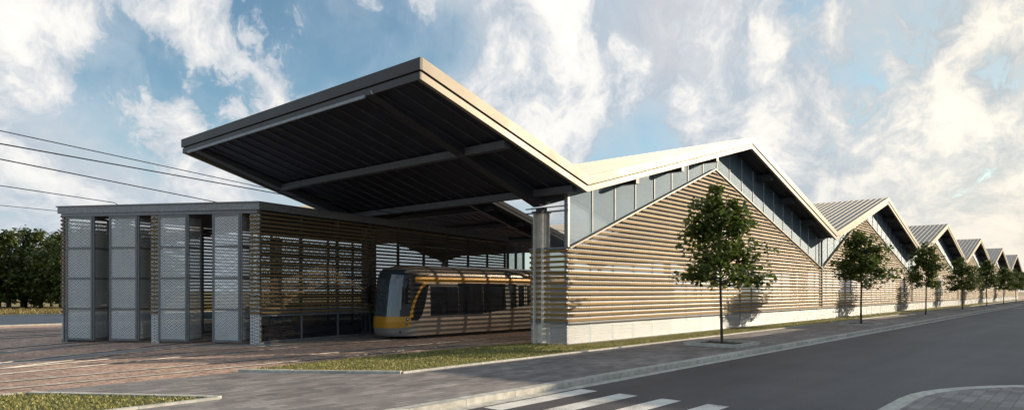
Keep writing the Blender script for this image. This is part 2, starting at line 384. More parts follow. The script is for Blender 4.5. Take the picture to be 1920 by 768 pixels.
# pavement by the depot, gravel yard, side pavement under the camera
slab('pavement', [(-60,KY+.3),(420,KY+.3),(420,GY),(-60,GY)], -.15, 0, M['paver'])
slab('forecourt', [(-40,GY+.002),(11.5,GY+.002),(8.95,17.6),(-40,17.6)], -.15, .002, M['paver'])
slab('yard', [(-80,17.32),(420,17.32),(420,52),(-80,52)], -.15, -.004, M['gravel'])
sheet('service_road', [(-140,52),(420,52),(420,73),(-140,73)], -.06, M['pale_road'])
b = MB(); b.bb(-140,420,73,73.4,-.15,.10); tag(b.build('kerb', M['kerb']), kind='structure')
b = MB(); b.bb(-80,420,51.7,52,-.15,.06); tag(b.build('kerb', M['kerb']), kind='structure')
# street kerb in stones with joints
def kerb_line(p, q, wdt, z0, z1, L=1.0, jit=.004):
    p, q = Vector((*p,0)), Vector((*q,0)); d = (q-p); n = max(1,int(d.length/L)); bb = MB()
    for i in range(n):
        a = p+d*(i/n); e = p+d*((i+1)/n-.012/d.length)
        dz = random.uniform(-jit,jit); h = z1-z0
        bb.beam((a.x,a.y,(z0+z1)/2+dz),(e.x,e.y,(z0+z1)/2+dz), wdt-random.uniform(0,.008), h)
    return bb
k1 = kerb_line((-40,KY+.15),(330,KY+.15),.298,-.16,.015,1.5); tag(k1.build('kerb', M['kerb']), kind='structure')
b = MB(); b.bb(-40,330,KY-.30,KY-.02,-.15,RZ+.006); tag(b.build('gutter', M['kerb']), kind='structure')
k2 = kerb_line((11.6,GY+.05),(330,GY+.05),.1,-.15,.05,1.5); tag(k2.build('kerb', M['kerb']), kind='structure')
k2 = kerb_line((11.55,GY+.05),(8.9,17.7),.16,-.15,.07,1.2); tag(k2.build('kerb', M['kerb']), kind='structure')
k2 = kerb_line((6.4,GY-.45),(4.0,17.2),.16,-.15,.06,1.2)
k3 = kerb_line((-40,GY-.45),(6.4,GY-.45),.12,-.15,.05,1.5); k3.v += []; 
tag(k2.build('kerb', M['kerb']), kind='structure'); tag(k3.build('kerb', M['kerb']), kind='structure')
k4 = kerb_line((-40,17.3),(3.9,17.3),.12,-.15,.05,1.5); tag(k4.build('kerb', M['kerb']), kind='structure')
# concrete margins beside the yard tracks
def strip(name, pts, wdt, z, mat):
    b = MB(); path = smooth_path(pts, 8); v = []
    for i,(x,y) in enumerate(path):
        a = Vector((*path[max(i-1,0)],0)); c = Vector((*path[min(i+1,len(path)-1)],0)); d = (c-a).normalized()
        v.append(((x-d.y*wdt/2,y+d.x*wdt/2,z),(x+d.y*wdt/2,y-d.x*wdt/2,z)))
    for a, c in zip(v[:-1],v[1:]): b.quad(a[1],c[1],c[0],a[0])
    o = b.build(name, mat); o['kind'] = 'structure'
# lawns
LAWNS = [[(11.6,GY+.1),(330,GY+.1),(330,16.2),(21.7,16.2),(21.7,18.25),(12.5,18.22),(8.95,17.75)], [(-40,GY-.40),(6.3,GY-.40),(3.9,17.24),(-40,17.24)]]
for L in LAWNS: slab('lawn', L, -.15, .02, M['lawn'])
def inside(poly, x, y):
    c = False; j = len(poly)-1
    for i in range(len(poly)):
        xi, yi = poly[i]; xj, yj = poly[j]
        if (yi > y) != (yj > y) and x < (xj-xi)*(y-yi)/(yj-yi)+xi: c = not c
        j = i
    return c
def blades(poly, x0, x1, y0, y1, n, h0, h1):
    b = MB(); k = 0
    while k < n:
        x, y = random.uniform(x0,x1), random.uniform(y0,y1)
        if not inside(poly,x,y): k += .2; continue
        k += 1; a = random.uniform(0,6.28); h = random.uniform(h0,h1); wd = random.uniform(.012,.03); l = random.uniform(.02,.06); t = random.uniform(0,6.28)
        dx, dy = math.cos(a)*wd, math.sin(a)*wd
        b.quad((x-dx,y-dy,.015),(x+dx,y+dy,.015),(x+l*math.cos(t),y+l*math.sin(t),.02+h))
    return b
b1 = blades(LAWNS[0],8.9,23,14.1,18.3,30000,.015,.065); b2 = blades(LAWNS[0],21,60,14.1,16.2,16000,.015,.065); b3 = blades(LAWNS[0],60,150,14.3,16.2,6000,.04,.12)
b1.f += [tuple(i+len(b1.v) for i in f) for f in b2.f]; b1.v += b2.v
b1.f += [tuple(i+len(b1.v) for i in f) for f in b3.f]; b1.v += b3.v
tag(b1.build('grass', M['blade']), 'short mown grass along the foot of the depot front', 'grass', kind='stuff')
tag(blades(LAWNS[1],-4,6.6,13.6,17.3,15000,.015,.065).build('grass', M['blade']), 'short grass in the pointed bed at lower left', 'grass', kind='stuff')
# dry verge in front of the wood
b = MB()
for i in range(30000):
    x = random.uniform(-10,60); y = random.uniform(74,97); h = random.uniform(.12,.5); a = random.uniform(0,6.28); wd = .09
    b.quad((x-wd*math.cos(a),y-wd*math.sin(a),-.16),(x+wd*math.cos(a),y+wd*math.sin(a),-.16),(x+random.uniform(-.2,.2),y,h-.16))
M['dry_blade'] = leaf_mat('dry_blade', (.10,.085,.03), (.36,.28,.11), .3)
tag(b.build('dry_grass', M['dry_blade']), 'tall dry yellow grass in front of the dark wood', 'grass', kind='stuff')
# zebra crossing
b = MB()
for i in range(6):
    y1 = 9.25-1.06*i; b.quad((9.7,y1-.47,RZ+.005),(13.05,y1-.47,RZ+.005),(13.05,y1,RZ+.005),(9.7,y1,RZ+.005))
tag(b.build('zebra_crossing', M['paint']), kind='structure')
b = MB(); b.quad((112,8.9,RZ+.005),(113,8.9,RZ+.005),(113,3.6,RZ+.005),(112,3.6,RZ+.005)); tag(b.build('road_marking', M['paint']), kind='structure')
# near pavement with rounded corner
cor = [(-40,3.1),(15.6,3.1)]
for i in range(1,13):
    a = R(90-90*i/12); cor.append((15.6+5.6*math.cos(a), -2.5+5.6*math.sin(a)))
inner = [(x-(0 if i < 2 else .30*math.cos(R(90-90*(i-1)/12))), y-(.30 if i < 2 else .30*math.sin(R(90-90*(i-1)/12)))) for i,(x,y) in enumerate(cor)]
slab('side_pavement', inner+[(20.9,-40),(-40,-40)], -.15, 0, M['paver'])
b = MB()
for i in range(len(cor)-1):
    b.prism([cor[i],inner[i],inner[i+1],cor[i+1]][::-1], -.15, .012)
b.prism([cor[-1],inner[-1],(20.9,-40),(21.2,-40)][::-1], -.15, .012)
tag(b.build('kerb', M['kerb']), kind='structure')

# ------------------------------------------------------------------ tram tracks
def smooth_path(pts, n=14):
    out = []; P = [pts[0]]+pts+[pts[-1]]
    for i in range(1,len(P)-2):
        for k in range(n):
            t = k/n; q = []
            for a in range(2):
                p0,p1,p2,p3 = P[i-1][a],P[i][a],P[i+1][a],P[i+2][a]
                q.append(.5*((2*p1)+(-p0+p2)*t+(2*p0-5*p1+4*p2-p3)*t*t+(-p0+3*p1-3*p2+p3)*t**3))
            out.append(tuple(q))
    out.append(pts[-1]); return out
def track(pts, label):
    path = smooth_path(pts); r = empty('tram_track', (pts[0][0],pts[0][1],0), label, 'track', 'tram tracks in the yard')
    for sgn in (-1,1):
        rail, gro = MB(), MB()
        for i in range(len(path)-1):
            a, c = Vector((*path[i],0)), Vector((*path[i+1],0)); d = (c-a).normalized(); n = Vector((-d.y,d.x,0))*(.7175*sgn)
            e = d*.01
            for mbx, off, wd, z0, z1 in ((rail,0,.07,-.03,.022),(gro,-.085*sgn,.09,-.03,.006),(gro,.075*sgn,.07,-.03,.005)):
                s = n+Vector((-d.y,d.x,0))*off
                mbx.beam((a.x+s.x,a.y+s.y,(z0+z1)/2),(c.x+s.x+e.x,c.y+s.y+e.y,(z0+z1)/2), wd, z1-z0)
        ro = rail.build('rail', M['rail'], r); gro.build('groove', M['groove'], ro)
strip('concrete_margin', [(-30,11.5),(-12,17.5),(4.6,24.7),(11.0,27.3),(14.3,25.6)], .9, .0015, M['concrete'])
strip('concrete_margin', [(-30,16.2),(-10,21.6),(3.5,28.0),(9.0,31.4)], .7, .0025, M['concrete'])
strip('concrete_margin', [(13.6,25.0),(20,26.35),(33.8,29.2)], .8, .0035, M['concrete'])
track([(-30,17.6),(-12,18.5),(3.9,19.25),(12,19.75),(24,20.4),(60,20.4),(215,20.4)], 'track nearest the street, running beside the grass into the empty lane')
track([(-30,16.0),(-12,19.6),(4.5,22.6),(10,23.9),(18,24.6),(24,24.65),(60,24.65),(215,24.65)], 'track the tram stands on')
track([(-30,12.8),(-10,18.0),(3,23.4),(8.5,26.4),(12.8,28.6),(18,30.2),(32,32.2),(60,32.6),(120,32.6)], 'track through the half open right folding doors of the slatted shed')
track([(-30,19.0),(-10,24.0),(4,29.6),(10.4,32.6),(18,35),(32,36.6),(60,36.8),(120,36.8)], 'track through the closed left folding doors of the slatted shed')
track([(-40,38.5),(0,38.6),(40,41),(120,41)], 'track passing left of the shed')
track([(-40,43.5),(0,43.4),(40,45),(120,45)], 'farthest track, beside the pale service road')

# ------------------------------------------------------------------ depot roof geometry
V0, PER, ZV, ZP = 21.6, 32.8, 6.65, 10.95
def zr(x):
    if x < V0: return ZV+.2765*(V0-x)
    t = ((x-V0)%PER)/PER*2
    return ZV+(ZP-ZV)*(t if t <= 1 else 2-t)
NB = 6
def slope_prism(b, xa, xb, y0, y1, o0, o1):
    b.prism_y([(xa,zr(xa+1e-6)-o0),(xa,zr(xa+1e-6)-o1),(xb,zr(xb-1e-6)-o1),(xb,zr(xb-1e-6)-o0)][::-1], y0, y1)
def slopes(root, xs, y0, y1, seam=.5, fm=('fascia','fascia_pale')):
    for xa, xb in zip(xs[:-1], xs[1:]):
        b = MB(); slope_prism(b, xa, xb, y0, y1, 0, .14)
        rp = b.build('roof_slope', M['roof'], root)
        b = MB(); y = y0+.35
        while y < y1-.1:
            b.prism_y([(xa+.05,zr(xa+.05)-.003),(xb-.05,zr(xb-.05)-.003),(xb-.05,zr(xb-.05)+.055),(xa+.05,zr(xa+.05)+.055)], y-.03, y+.03); y += seam
        b.build('standing_seam', M['roof'], rp)
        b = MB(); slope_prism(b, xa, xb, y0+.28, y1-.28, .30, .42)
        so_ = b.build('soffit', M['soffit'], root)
        y = y0+.7; b = MB()
        while y < y1-.4:
            b.prism_y([(xa+.1,zr(xa+.1)-.47),(xa+.1,zr(xa+.1)-.418),(xb-.1,zr(xb-.1)-.418),(xb-.1,zr(xb-.1)-.47)][::-1], y-.025, y+.025); y += .8
        b.build('soffit_rib', M['beam'], so_)
        for ya, yb, nm in ((y0-.05,y0+.10,'n'),(y1-.10,y1+.05,'f')):
            b = MB(); slope_prism(b, xa, xb, ya, yb, -.03, .33)
            fo = b.build('fascia', M[fm[0]], root)
            b = MB(); ins = .05 if nm == 'n' else -.05
            slope_prism(b, xa, xb, ya+ins, yb+ins, .375, .60)
            b.build('lower_fascia', M[fm[1]], fo)
            b = MB(); slope_prism(b, xa+.01, xb-.01, ya+.09, yb-.02, .33, .375) if nm == 'n' else slope_prism(b, xa+.01, xb-.01, ya+.02, yb-.09, .33, .375)
            b.build('shadow_gap', M['groove'], fo)
def girder(root, xa, xb, y, wdt=.34, o0=.42, o1=.98, oa=None):
    b = MB(); za, zb = zr(xa+1e-6), zr(xb-1e-6); oa = o1 if oa is None else oa
    b.prism_y([(xa,za-o0-.001),(xa,za-oa),(xb,zb-o1),(xb,zb-o0-.001)][::-1], y-wdt/2, y+wdt/2); return b.build('girder', M['girder'], root)
def crossbeam(root, x, y0, y1, wdt=.30, o0=.42, o1=.86):
    b = MB(); z = zr(x); s = .27*wdt
    b.bb(x-wdt/2, x+wdt/2, y0, y1, z-o1, z-o0-.05); return b.build('cross_beam', M['girder'], root)
def column(root, x, y, z1):
    b = MB(); b.bb(x-.26,x+.26,y-.24,y-.20,0,z1); b.bb(x-.26,x+.26,y+.20,y+.24,0,z1); b.bb(x-.022,x+.022,y-.2,y+.2,0,z1)
    b.bb(x-.32,x+.32,y-.30,y+.30,0,.04)
    c = b.build('column', M['column'], root)
    b = MB(); b.bb(x-.30,x+.30,y-.28,y+.28,z1,z1+.06); b.bb(x-.12,x+.12,y-.2,y+.2,z1+.06,z1+.22); b.build('bearing', M['girder'], c)

YE, YF, YB = 15.0, 16.1, 31.2
depot = empty('tram_depot', (V0,YF,0), 'timber slatted tram depot with a zigzag roof and a raised front canopy', 'depot')
xs = [13.1]+[V0+PER/2*i for i in range(2*NB+1)]
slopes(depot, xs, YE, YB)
# canopy lip
b = MB(); zt = zr(13.1); b.bb(13.0,13.1,YE-.05,YB+.05,zt-.33,zt+.03); lip = b.build('fascia', M['fascia_shade'], depot)
b = MB(); b.bb(13.04,13.14,YE+.002,YB-.002,zt-.60,zt-.375); b.build('lower_fascia', M['fascia_shade'], lip)
b = MB(); b.bb(13.09,13.16,YE+.06,YB-.06,zt-.376,zt-.329); b.build('shadow_gap', M['groove'], lip)
b = MB(); b.beam((13.02,17.6,zt-.62),(13.02,30.6,zt-.62),.07,.10); b.beam((13.02,17.2,zt-.62),(13.02,17.3,zt-.5),.05,.05); b.build('gutter_rail', M['galv'], depot)
girder(depot, 13.15, V0, 17.5, .42, o1=.98, oa=.58); girder(depot, 13.15, V0, 30.2, .5, o1=.84, oa=.58).data.materials[0] = M['beam']
for xc in (17.3, 21.2): crossbeam(depot, xc, 15.35, 29.9, o1=.74).data.materials[0] = M['beam']
for i in range(NB):
    a = V0+PER*i
    for y in (17.5, 29.9):
        girder(depot, a, a+PER/2, y, .36); girder(depot, a+PER/2, a+PER, y, .36)
    for f in (.13,.26,.38,.62,.74,.87):
        crossbeam(depot, a+PER*f, 15.3, 17.3, .26); 
        if i < 4: crossbeam(depot, a+PER*f, 17.7, 29.7, .26)
for i in range(NB+1):
    for y in (17.5, 29.3): column(depot, V0+PER*i+.25, y, ZV-1.22)

# street front, bay by bay
XF = 21.8
def wood_top(i):
    a = V0+PER*i; xa = XF if i == 0 else a
    pk = a+PER*(.42 if i == 0 else .36)
    lo = 3.9
    return xa, pk, a+PER, lo, 8.9
for i in range(NB):
    xa, pk, xb, lo, hi = wood_top(i)
    def zt_(x): return lo+(hi-lo)*(x-xa)/(pk-xa) if x < pk else hi-(hi-lo)*(x-pk)/(xb-pk)
    b = MB(); z = 1.02
    while z < hi-.12:
        x0 = xa if z < lo else xa+(z-lo)/(hi-lo)*(pk-xa)+.15
        x1 = xb if z < lo else xb-(z-lo)/(hi-lo)*(xb-pk)-.15
        n = max(1,int((x1-x0)/4.1)) if i < 3 else 1
        for k in range(n):
            p, q = x0+(x1-x0)*k/n, x0+(x1-x0)*(k+1)/n-(.012 if k < n-1 else 0)
            j = random.uniform(-.006,.006)
            b.bb(p,q,YF-.06+j,YF+.01+j,z-.046,z+.046)
        z += .215
    b.build('slat_screen', M['wood'], depot)
    b = MB(); b.quad((xa,YF+.06,.90),(xb,YF+.06,.90),(xb,YF+.06,lo),(pk,YF+.06,hi),(xa,YF+.06,lo)); b.build('mesh_screen', M['mesh'], depot)
    b = MB(); b.quad((xa,YF+.03,.04),(xb,YF+.03,.04),(xb,YF+.03,.89),(xa,YF+.03,.89)); b.build('base_mesh', M['mesh_base'], depot)
    b = MB()
    b.quad((xa,YF+.10,lo),(pk,YF+.10,hi),(V0+PER*i+PER/2,YF+.10,ZP-.45),(xa,YF+.10,zr(xa)-.45))
    if pk < V0+PER*i+PER/2-.05: pass
    b.quad((pk,YF+.10,hi),(xb,YF+.10,lo),(xb,YF+.10,ZV-.45),(V0+PER*i+PER/2,YF+.10,ZP-.45))
    b.build('perforated_panel', M['mesh_blue'], depot)
    b = MB(); x = xa+.1
    while x < xb:
        b.bb(x-.022,x+.022,YF+.14,YF+.24,0,zr(x)-.55); x += 1.75
    b.bb(xa,xb,YF+.15,YF+.25,2.4,2.46)
    b.build('mullion_frame', M['galv'], depot)
    x = xa+1.85
    while x < xb-.5 and i < 2:
        b = MB(); b.bb(x-.014,x+.014,YF+.062,YF+.098,zt_(x)+.1,zr(x)-.55); x += 1.75
        b.build('panel_joint', M['strip'], depot)
    b = MB()
    b.beam((xa,YF-.05,lo+.02),(pk,YF-.05,hi+.02),.16,.07); b.beam((pk,YF-.05,hi+.02),(xb,YF-.05,lo+.02),.16,.07)
    b.build('gable_trim', M['fascia_pale'], depot)
    b = MB(); b.bb(xa-.02,xb,YF-.09,YF+.04,.88,.95); b.build('sill_trim', M['frame'], depot)
    b = MB(); b.bb(xa,xb,YF-.0,YF+.2,-.1,.06); b.build('plinth', M['concrete'], depot)
    if i: b = MB(); b.bb(xa-.05,xa+.05,YF-.10,YF+.03,.95,zr(xa)-.6); b.build('bay_post', M['frame'], depot)
# corner return
b = MB(); z = 1.02
while z < 3.88: b.bb(XF-.07,XF,YF-.05,18.05,z-.046,z+.046); z += .215
b.build('slat_screen', M['wood'], depot)
b = MB(); b.quad((XF+.05,YF+.06,0),(XF+.05,18.05,0),(XF+.05,18.05,3.9),(XF+.05,YF+.06,3.9)); b.build('mesh_screen', M['mesh_y'], depot)
b = MB(); b.quad((XF+.05,YF+.06,3.92),(XF+.05,18.05,3.92),(XF+.05,18.05,6.1),(XF+.05,YF+.06,6.1)); b.build('perforated_panel', mesh_mat('fine_return_mesh',(.26,.30,.34),.20,.06,ax='YZ'), depot)
b = MB(); b.bb(XF-.09,XF+.02,YF-.09,18.08,.88,.95); b.bb(XF-.05,XF+.05,YF-.07,18.08,3.9,3.98); b.build('sill_trim', M['frame'], depot)
b = MB(); b.bb(XF-.04,XF+.08,YF-.03,YF+.12,3.98,6.15); b.build('corner_post', M['galv'], depot)
b = MB(); b.bb(XF-.03,XF+.05,YF-.05,18.3,5.42,5.48); b.bb(XF-.03,XF+.05,YF-.05,18.3,5.62,5.66); b.build('tie_rail', M['galv'], depot)
b = MB(); b.bb(XF+.06,XF+.12,18.0,18.08,0,3.9); b.build('corner_post', M['galv'], depot)
# far end wall
xe = V0+PER*NB
b = MB(); b.bb(xe-.3,xe-.1,16.4,30.8,0,ZV-1.0); b.build('end_wall', M['dark_in'], depot)

# rear hall
rear = empty('rear_hall', (V0,38.2,0), 'second zigzag roofed hall standing behind the front canopy', 'hall')
slopes(rear, [V0+PER/2*i for i in range(0,9)], 38.2, 60, fm=('fascia_matt_shade','fascia_matt_shade'))
for i in range(4):
    a = V0+PER*i
    for y in (40.0, 58.5): girder(rear, a+PER/2, a+PER, y); girder(rear, a, a+PER/2, y)
    for f in (.13,.26,.38,.62,.74,.87): crossbeam(rear, a+PER*f, 38.8, 59.4)
    for y in (40.0, 58.5): column(rear, a+.25 if i else a+1.0, y, ZV-1.22)

# ------------------------------------------------------------------ slatted shed with folding doors
A0, A1, RW = Vector((14.0,26.1,0)), Vector((9.1,34.0,0)), Vector((33.8,30.1,0))
H = 5.83
fd = (A0-A1); FL = fd.length; fd.normalize(); fn = Vector((fd.y,-fd.x,0))      # fn points outwards (towards the camera)
if fn.x > 0: fn = -fn
wd_ = (RW-A0); WL = wd_.length; wd_.normalize()
A2 = A1+wd_*WL
shed = empty('slatted_shed', A0, 'flat roofed slatted tram shed with grey mesh folding doors', 'shed')
b = MB(); ov = .12
pl = [A1-wd_*ov-Vector((0,0,0)), A0-wd_*ov, RW+wd_*.1, A2+wd_*.1]
wn = Vector((wd_.y,-wd_.x,0))   # outward normal of the right wall
pl[0] = pl[0]-wn*ov; pl[1] = pl[1]+wn*ov; pl[2] = pl[2]+wn*ov; pl[3] = pl[3]-wn*ov
b.prism([(p.x,p.y) for p in (pl[1],pl[2],pl[3],pl[0])], H-.28, H)
b.build('flat_roof', M['galv'], shed)
b = MB(); b.prism([(p.x,p.y) for p in (pl[1]-wd_*.05+wn*.04,pl[2]+wn*.04,pl[3]-wn*.04,pl[0]-wd_*.05-wn*.04)], H, H+.05); b.build('roof_edge', M['frame'], shed)
b = MB(); q = .2
b.prism([(p.x,p.y) for p in (pl[1]+wd_*q-wn*q,pl[2]-wn*q,pl[3]+wn*q,pl[0]+wd_*q+wn*q)], H-.34, H-.285); b.build('ceiling', M['soffit'], shed)
rzw = math.atan2(wd_.y, wd_.x); rzf = math.atan2(fd.y, fd.x)
def long_wall(base, nrm, mat, name_mesh):
    b = MB(); z = 1.30
    while z < H-.36:
        for k in range(5):
            p = base+wd_*(.02+WL*k/5)+nrm*(.06+random.uniform(-.006,.006)); e = base+wd_*(WL*(k+1)/5-.01)+nrm*.06
            b.beam((p.x,p.y,z),(e.x,e.y,z),.05,.085)
        z += .172
    b.build('slat_screen', mat, shed)
    b = MB(); p, e = base+wd_*.05, base+wd_*WL
    b.quad((p.x,p.y,1.22),(e.x,e.y,1.22),(e.x,e.y,H-.62),(p.x,p.y,H-.62)); b.build('mesh_screen', M['mesh_wall'], shed)
    b = MB()
    for k in range(10):
        c = base+wd_*(.06+(WL-.12)*k/9)-nrm*.09; b.box((c.x,c.y,(H-.3)/2),(.10,.12,H-.3),rzw)
    c = base+wd_*(WL/2)-nrm*.02; b.box((c.x,c.y,1.17),(WL,.05,.05),rzw); b.box((c.x,c.y,.06),(WL,.10,.12),rzw)
    b.build('post_frame', M['frame'], shed)
    for k in range(9):
        p = base+wd_*(.12+(WL-.12)*k/9)-nrm*.05; e = base+wd_*((WL-.12)*(k+1)/9)-nrm*.05
        b = MB(); b.beam((p.x,p.y,.62),(e.x,e.y,.62),.02,1.0); b.build('lower_pane', M['shed_glass'], shed)
long_wall(A0, wn, M['wood_dark'], 'r'); long_wall(A1, -wn, M['wood_dark'], 'l')
def fpt(s, n): return A1+fd*s+fn*n
# slatted piers on the front
for s0, s1 in ((.0,.26),(4.33,4.70),(FL-.42,FL)):
    b = MB(); z = 1.30
    while z < H-.36:
        p, e = fpt(s0,.05), fpt(s1,.05); b.beam((p.x,p.y,z),(e.x,e.y,z),.05,.085); z += .172
    pr = b.build('slat_pier', M['wood_dark'], shed)
    p, e = fpt(s0,0), fpt(s1,0); b = MB(); b.quad((p.x,p.y,0),(e.x,e.y,0),(e.x,e.y,H-.3),(p.x,p.y,H-.3)); b.build('pier_mesh', M['mesh_door'], pr)
    b = MB()
    for s in (s0+.03,s1-.03): c = fpt(s,-.08); b.box((c.x,c.y,(H-.3)/2),(.06,.10,H-.3),rzf)
    b.build('pier_post', M['frame'], pr)
b = MB(); p, e = fpt(.05,.02), fpt(FL-.05,.02); b.beam((p.x,p.y,H-.36),(e.x,e.y,H-.36),.14,.13); 
for k in range(40):
    c = fpt(.3+k*(FL-.6)/39,.06); b.box((c.x,c.y,H-.30),(.05,.06,.05),rzf)
b.build('door_track', M['frame'], shed)
def leaf(p, e, label=None):
    z0, z1 = .09, H-.44
    d = (e-p).normalized(); L = (e-p).length; n = Vector((d.y,-d.x,0)); rz = math.atan2(d.y,d.x); fw = .085
    b = MB()
    for t in (fw/2, L-fw/2):
        c = p+d*t; b.box((c.x,c.y,(z0+z1)/2),(fw,.06,z1-z0),rz)
    for k in range(5):
        c = p+d*(L/2); z = z0+fw/2+(z1-z0-fw)*k/4; b.box((c.x,c.y,z),(L-2*fw-.004,.056,fw),rz)
    o = b.build('door_leaf', M['leaf_frame'], shed)
    if label: o['label'] = label
    b = MB()
    for k in range(4):
        za = z0+fw*.9+(z1-z0-fw)*k/4; zb = z0+(z1-z0-fw)*(k+1)/4+fw*.1
        b.quad((fw*.9,0,za),(L-fw*.9,0,za),(L-fw*.9,0,zb),(fw*.9,0,zb))
    q = b.build('mesh_infill', M['mesh_door'])
    q.parent = o; q.location = p-Vector(shed.location); q.rotation_euler = (0,0,rz)
def px_of(v): 
    d = v.x*FX+v.y*FY; return 960+1260*(v.x*RX+v.y*RY)/d
def fold(jamb_s, px_mid, px_end, W=1.34):
    """a pair of leaves: hinge on the front line, knuckle and free edge placed by their angles"""
    pj = fpt(jamb_s, .06); best = None
    for a in range(-60,61,2):
        m = pj+(fd*math.cos(R(a))+fn*math.sin(R(a)))*W
        s = abs(px_of(m)-px_mid)
        if a >= 0 and (best is None or s < best[0]): best = (s, m)
    m = best[1]; b2 = None
    for a in range(-110,10,2):
        e = m+(fd*math.cos(R(a))+fn*math.sin(R(a)))*W*.98
        s = abs(px_of(e)-px_end)
        if b2 is None or s < b2[0]: b2 = (s, e)
    leaf(pj, m); leaf(m+fd*.04, b2[1])
fold(.27, 174, 204); 
def fold_at(s0, px0, pxm, pxe): fold(s0, pxm, pxe)
fold(2.38, 258, 288); fold(4.71, 353, 377); fold(7.22, 451, 473)
# glazed screen at the far end of the shed wall
b = MB(); p = RW+wd_*.2; e = p+wd_*2.2
for t in (0,.5,1): c = p.lerp(e,t); b.box((c.x,c.y,2.7),(.14,.14,5.4),rzw)
for z in (.1,2.0,3.6,5.3): c = p.lerp(e,.5); b.box((c.x,c.y,z),((e-p).length-.2,.08,.1),rzw)
gs = b.build('end_screen', M['frame'], shed)
b = MB(); b.quad((p.x,p.y,.1),(e.x,e.y,.1),(e.x,e.y,5.3),(p.x,p.y,5.3)); b.build('screen_mesh', M['mesh_wall'], gs)

# ------------------------------------------------------------------ tram
def build_tram(X0, YC, L=26.0):
    W = 1.16
    tr = empty('tram', (X0,YC,0), 'taupe and gold low floor tram standing at the canopy', 'tram')
    prof = [(.16,.955,.16),(.30,.975,.06),(.55,.99,.0),(.80,1,.0),(1.05,1,.04),(1.5,1,.08),(2.0,.985,.14),(2.5,.965,.20),(2.75,.95,.24),(2.95,.925,.30),(3.10,.885,.38),(3.22,.82,.54),(3.32,.70,.92),(3.38,.52,1.25),(3.41,.28,1.6),(3.42,.0,1.9)]
    def interp(t):
        i = min(int(t), len(prof)-2); f = t-i; a, c = prof[i], prof[i+1]
        return tuple(a[j]+(c[j]-a[j])*f for j in range(3))
    rows = []
    for i in range(len(prof)-1):
        dz = prof[i+1][0]-prof[i][0]; n = max(2, int(dz/.03)+1)
        rows += [i+k/n for k in range(n)]
    rows.append(len(prof)-1)
    LN = 1.55; cols = []
    x = L
    while x > 9.9: cols.append(('s',x,-1)); x -= .3
    x = 9.9
    while x > LN+1e-6: cols.append(('s',x,-1)); x -= .03
    N = 84
    for k in range(N+1): cols.append(('n', math.pi*k/N, 0))
    x = LN+.15
    while x <= L+.01: cols.append(('s',x,1)); x += .3 if x > 3 else .1
    def pt(cn, r):
        z, wf, xf = r
        if cn[0] == 's': x, y = cn[1], cn[2]*W*wf; x = max(x, LN+xf*.0)
        else:
            a = cn[1]; e = 2/2.7
            y = -W*wf*math.copysign(abs(math.cos(a))**e, math.cos(a)); q = 1-abs(math.sin(a))**(2/2.2)
            x = xf+(LN-xf)*q
        return (X0+x, YC+y, z)
    def gold_x(z): return .90+.85*max(0,(z-1.0)/1.66)**1.9
    def region(x, y, z, xf):
        q = x-xf; side = abs(y)
        if z > 3.16: return 'body'
        if z < .53+.10*max(0,x-.3): return 'skirt' if x < 1.25-.3*(z-.16) else 'body'
        if z < 1.05 and x < gold_x(1.0)+.05: return 'bumper'
        if x > 1.2 and 2.62 <= z <= 2.85: return 'band'
        gx = gold_x(z)
        if z < 2.88 and gx < x < gx+.13+.10*(z > 2.4) and z >= 1.0: return 'band'
        if x <= gx:
            if side < .86 or q < .42: return 'windscreen'
            if z < 3.0: return 'mask'
            return 'body'
        # cab side window
        cz = (z-.86)/1.64
        if .86 < z < 2.50 and x < 1.28+.72*(max(0,cz)**.55): return 'cab_window'
        def inb(a, b, lo, hi): return a < x < b and lo < z < hi
        if 7.38 < x < 7.84: return 'bellows'
        if inb(2.06,3.88,1.04,2.42) or inb(3.92,5.62,1.04,2.58) or inb(5.68,7.34,1.04,2.58): return 'window'
        if inb(3.88,3.92,1.04,2.58) or inb(5.62,5.68,1.04,2.58): return 'mullion'
        if inb(8.22,9.72,.20,2.60):
            if inb(8.27,8.95,.25,2.56) or inb(8.99,9.67,.25,2.56):
                cx = 8.61 if x < 8.97 else 9.33; dx = abs(x-cx)
                if .95 < z < 2.48 and dx < .25 and (z > 1.25 or dx < .25*math.sqrt(max(0,1-((1.25-z)/.3)**2))): return 'door_window'
                return 'door'
            return 'door_frame'
        if 9.8 < x < 15 and 1.04 < z < 2.58: return 'window'
        if 15.0 <= x < 15.6: return 'bellows'
        if 16 < x < 25 and 1.04 < z < 2.58: return 'window'
        if inb(7.84,8.2,1.04,2.58) : return 'window'
        # bogie cover outline
        d = max(abs(x-5.65)-1.20, 0); e2 = max(z-.52,0)
        rr = math.hypot(d, e2); 
        if z < .76 and .20 < rr < .235: return 'panel_line'
        if z < .52 and 1.40 < abs(x-5.65) < 1.435: return 'panel_line'
        return 'body'
    pr = [interp(t) for t in rows]; grid = [[pt(c, r) for r in pr] for c in cols]
    parts = {}
    for i in range(len(cols)-1):
        for j in range(len(pr)-1):
            q = (grid[i][j],grid[i+1][j],grid[i+1][j+1],grid[i][j+1])
            cx = sum(p[0] for p in q)/4-X0; cy = sum(p[1] for p in q)/4-YC; cz = sum(p[2] for p in q)/4
            xf = (pr[j][2]+pr[j+1][2])/2
            parts.setdefault(region(cx,cy,cz,xf), []).append((i,j))
    mats = {'body':'t_body','skirt':'t_grey','bumper':'t_gold','band':'t_gold','windscreen':'t_screen','mask':'t_black','cab_window':'t_glass','window':'t_glass','mullion':'t_black','door':'t_body','door_window':'t_glass','door_frame':'t_black','bellows':'t_bellow','panel_line':'t_black'}
    names = {'band':'gold_band','mask':'pillar_mask','skirt':'front_skirt','bumper':'front_bumper','panel_line':'panel_joint','mullion':'window_mullion'}
    objs = {}
    order = sorted(parts, key=lambda n: n in ('door_window',))
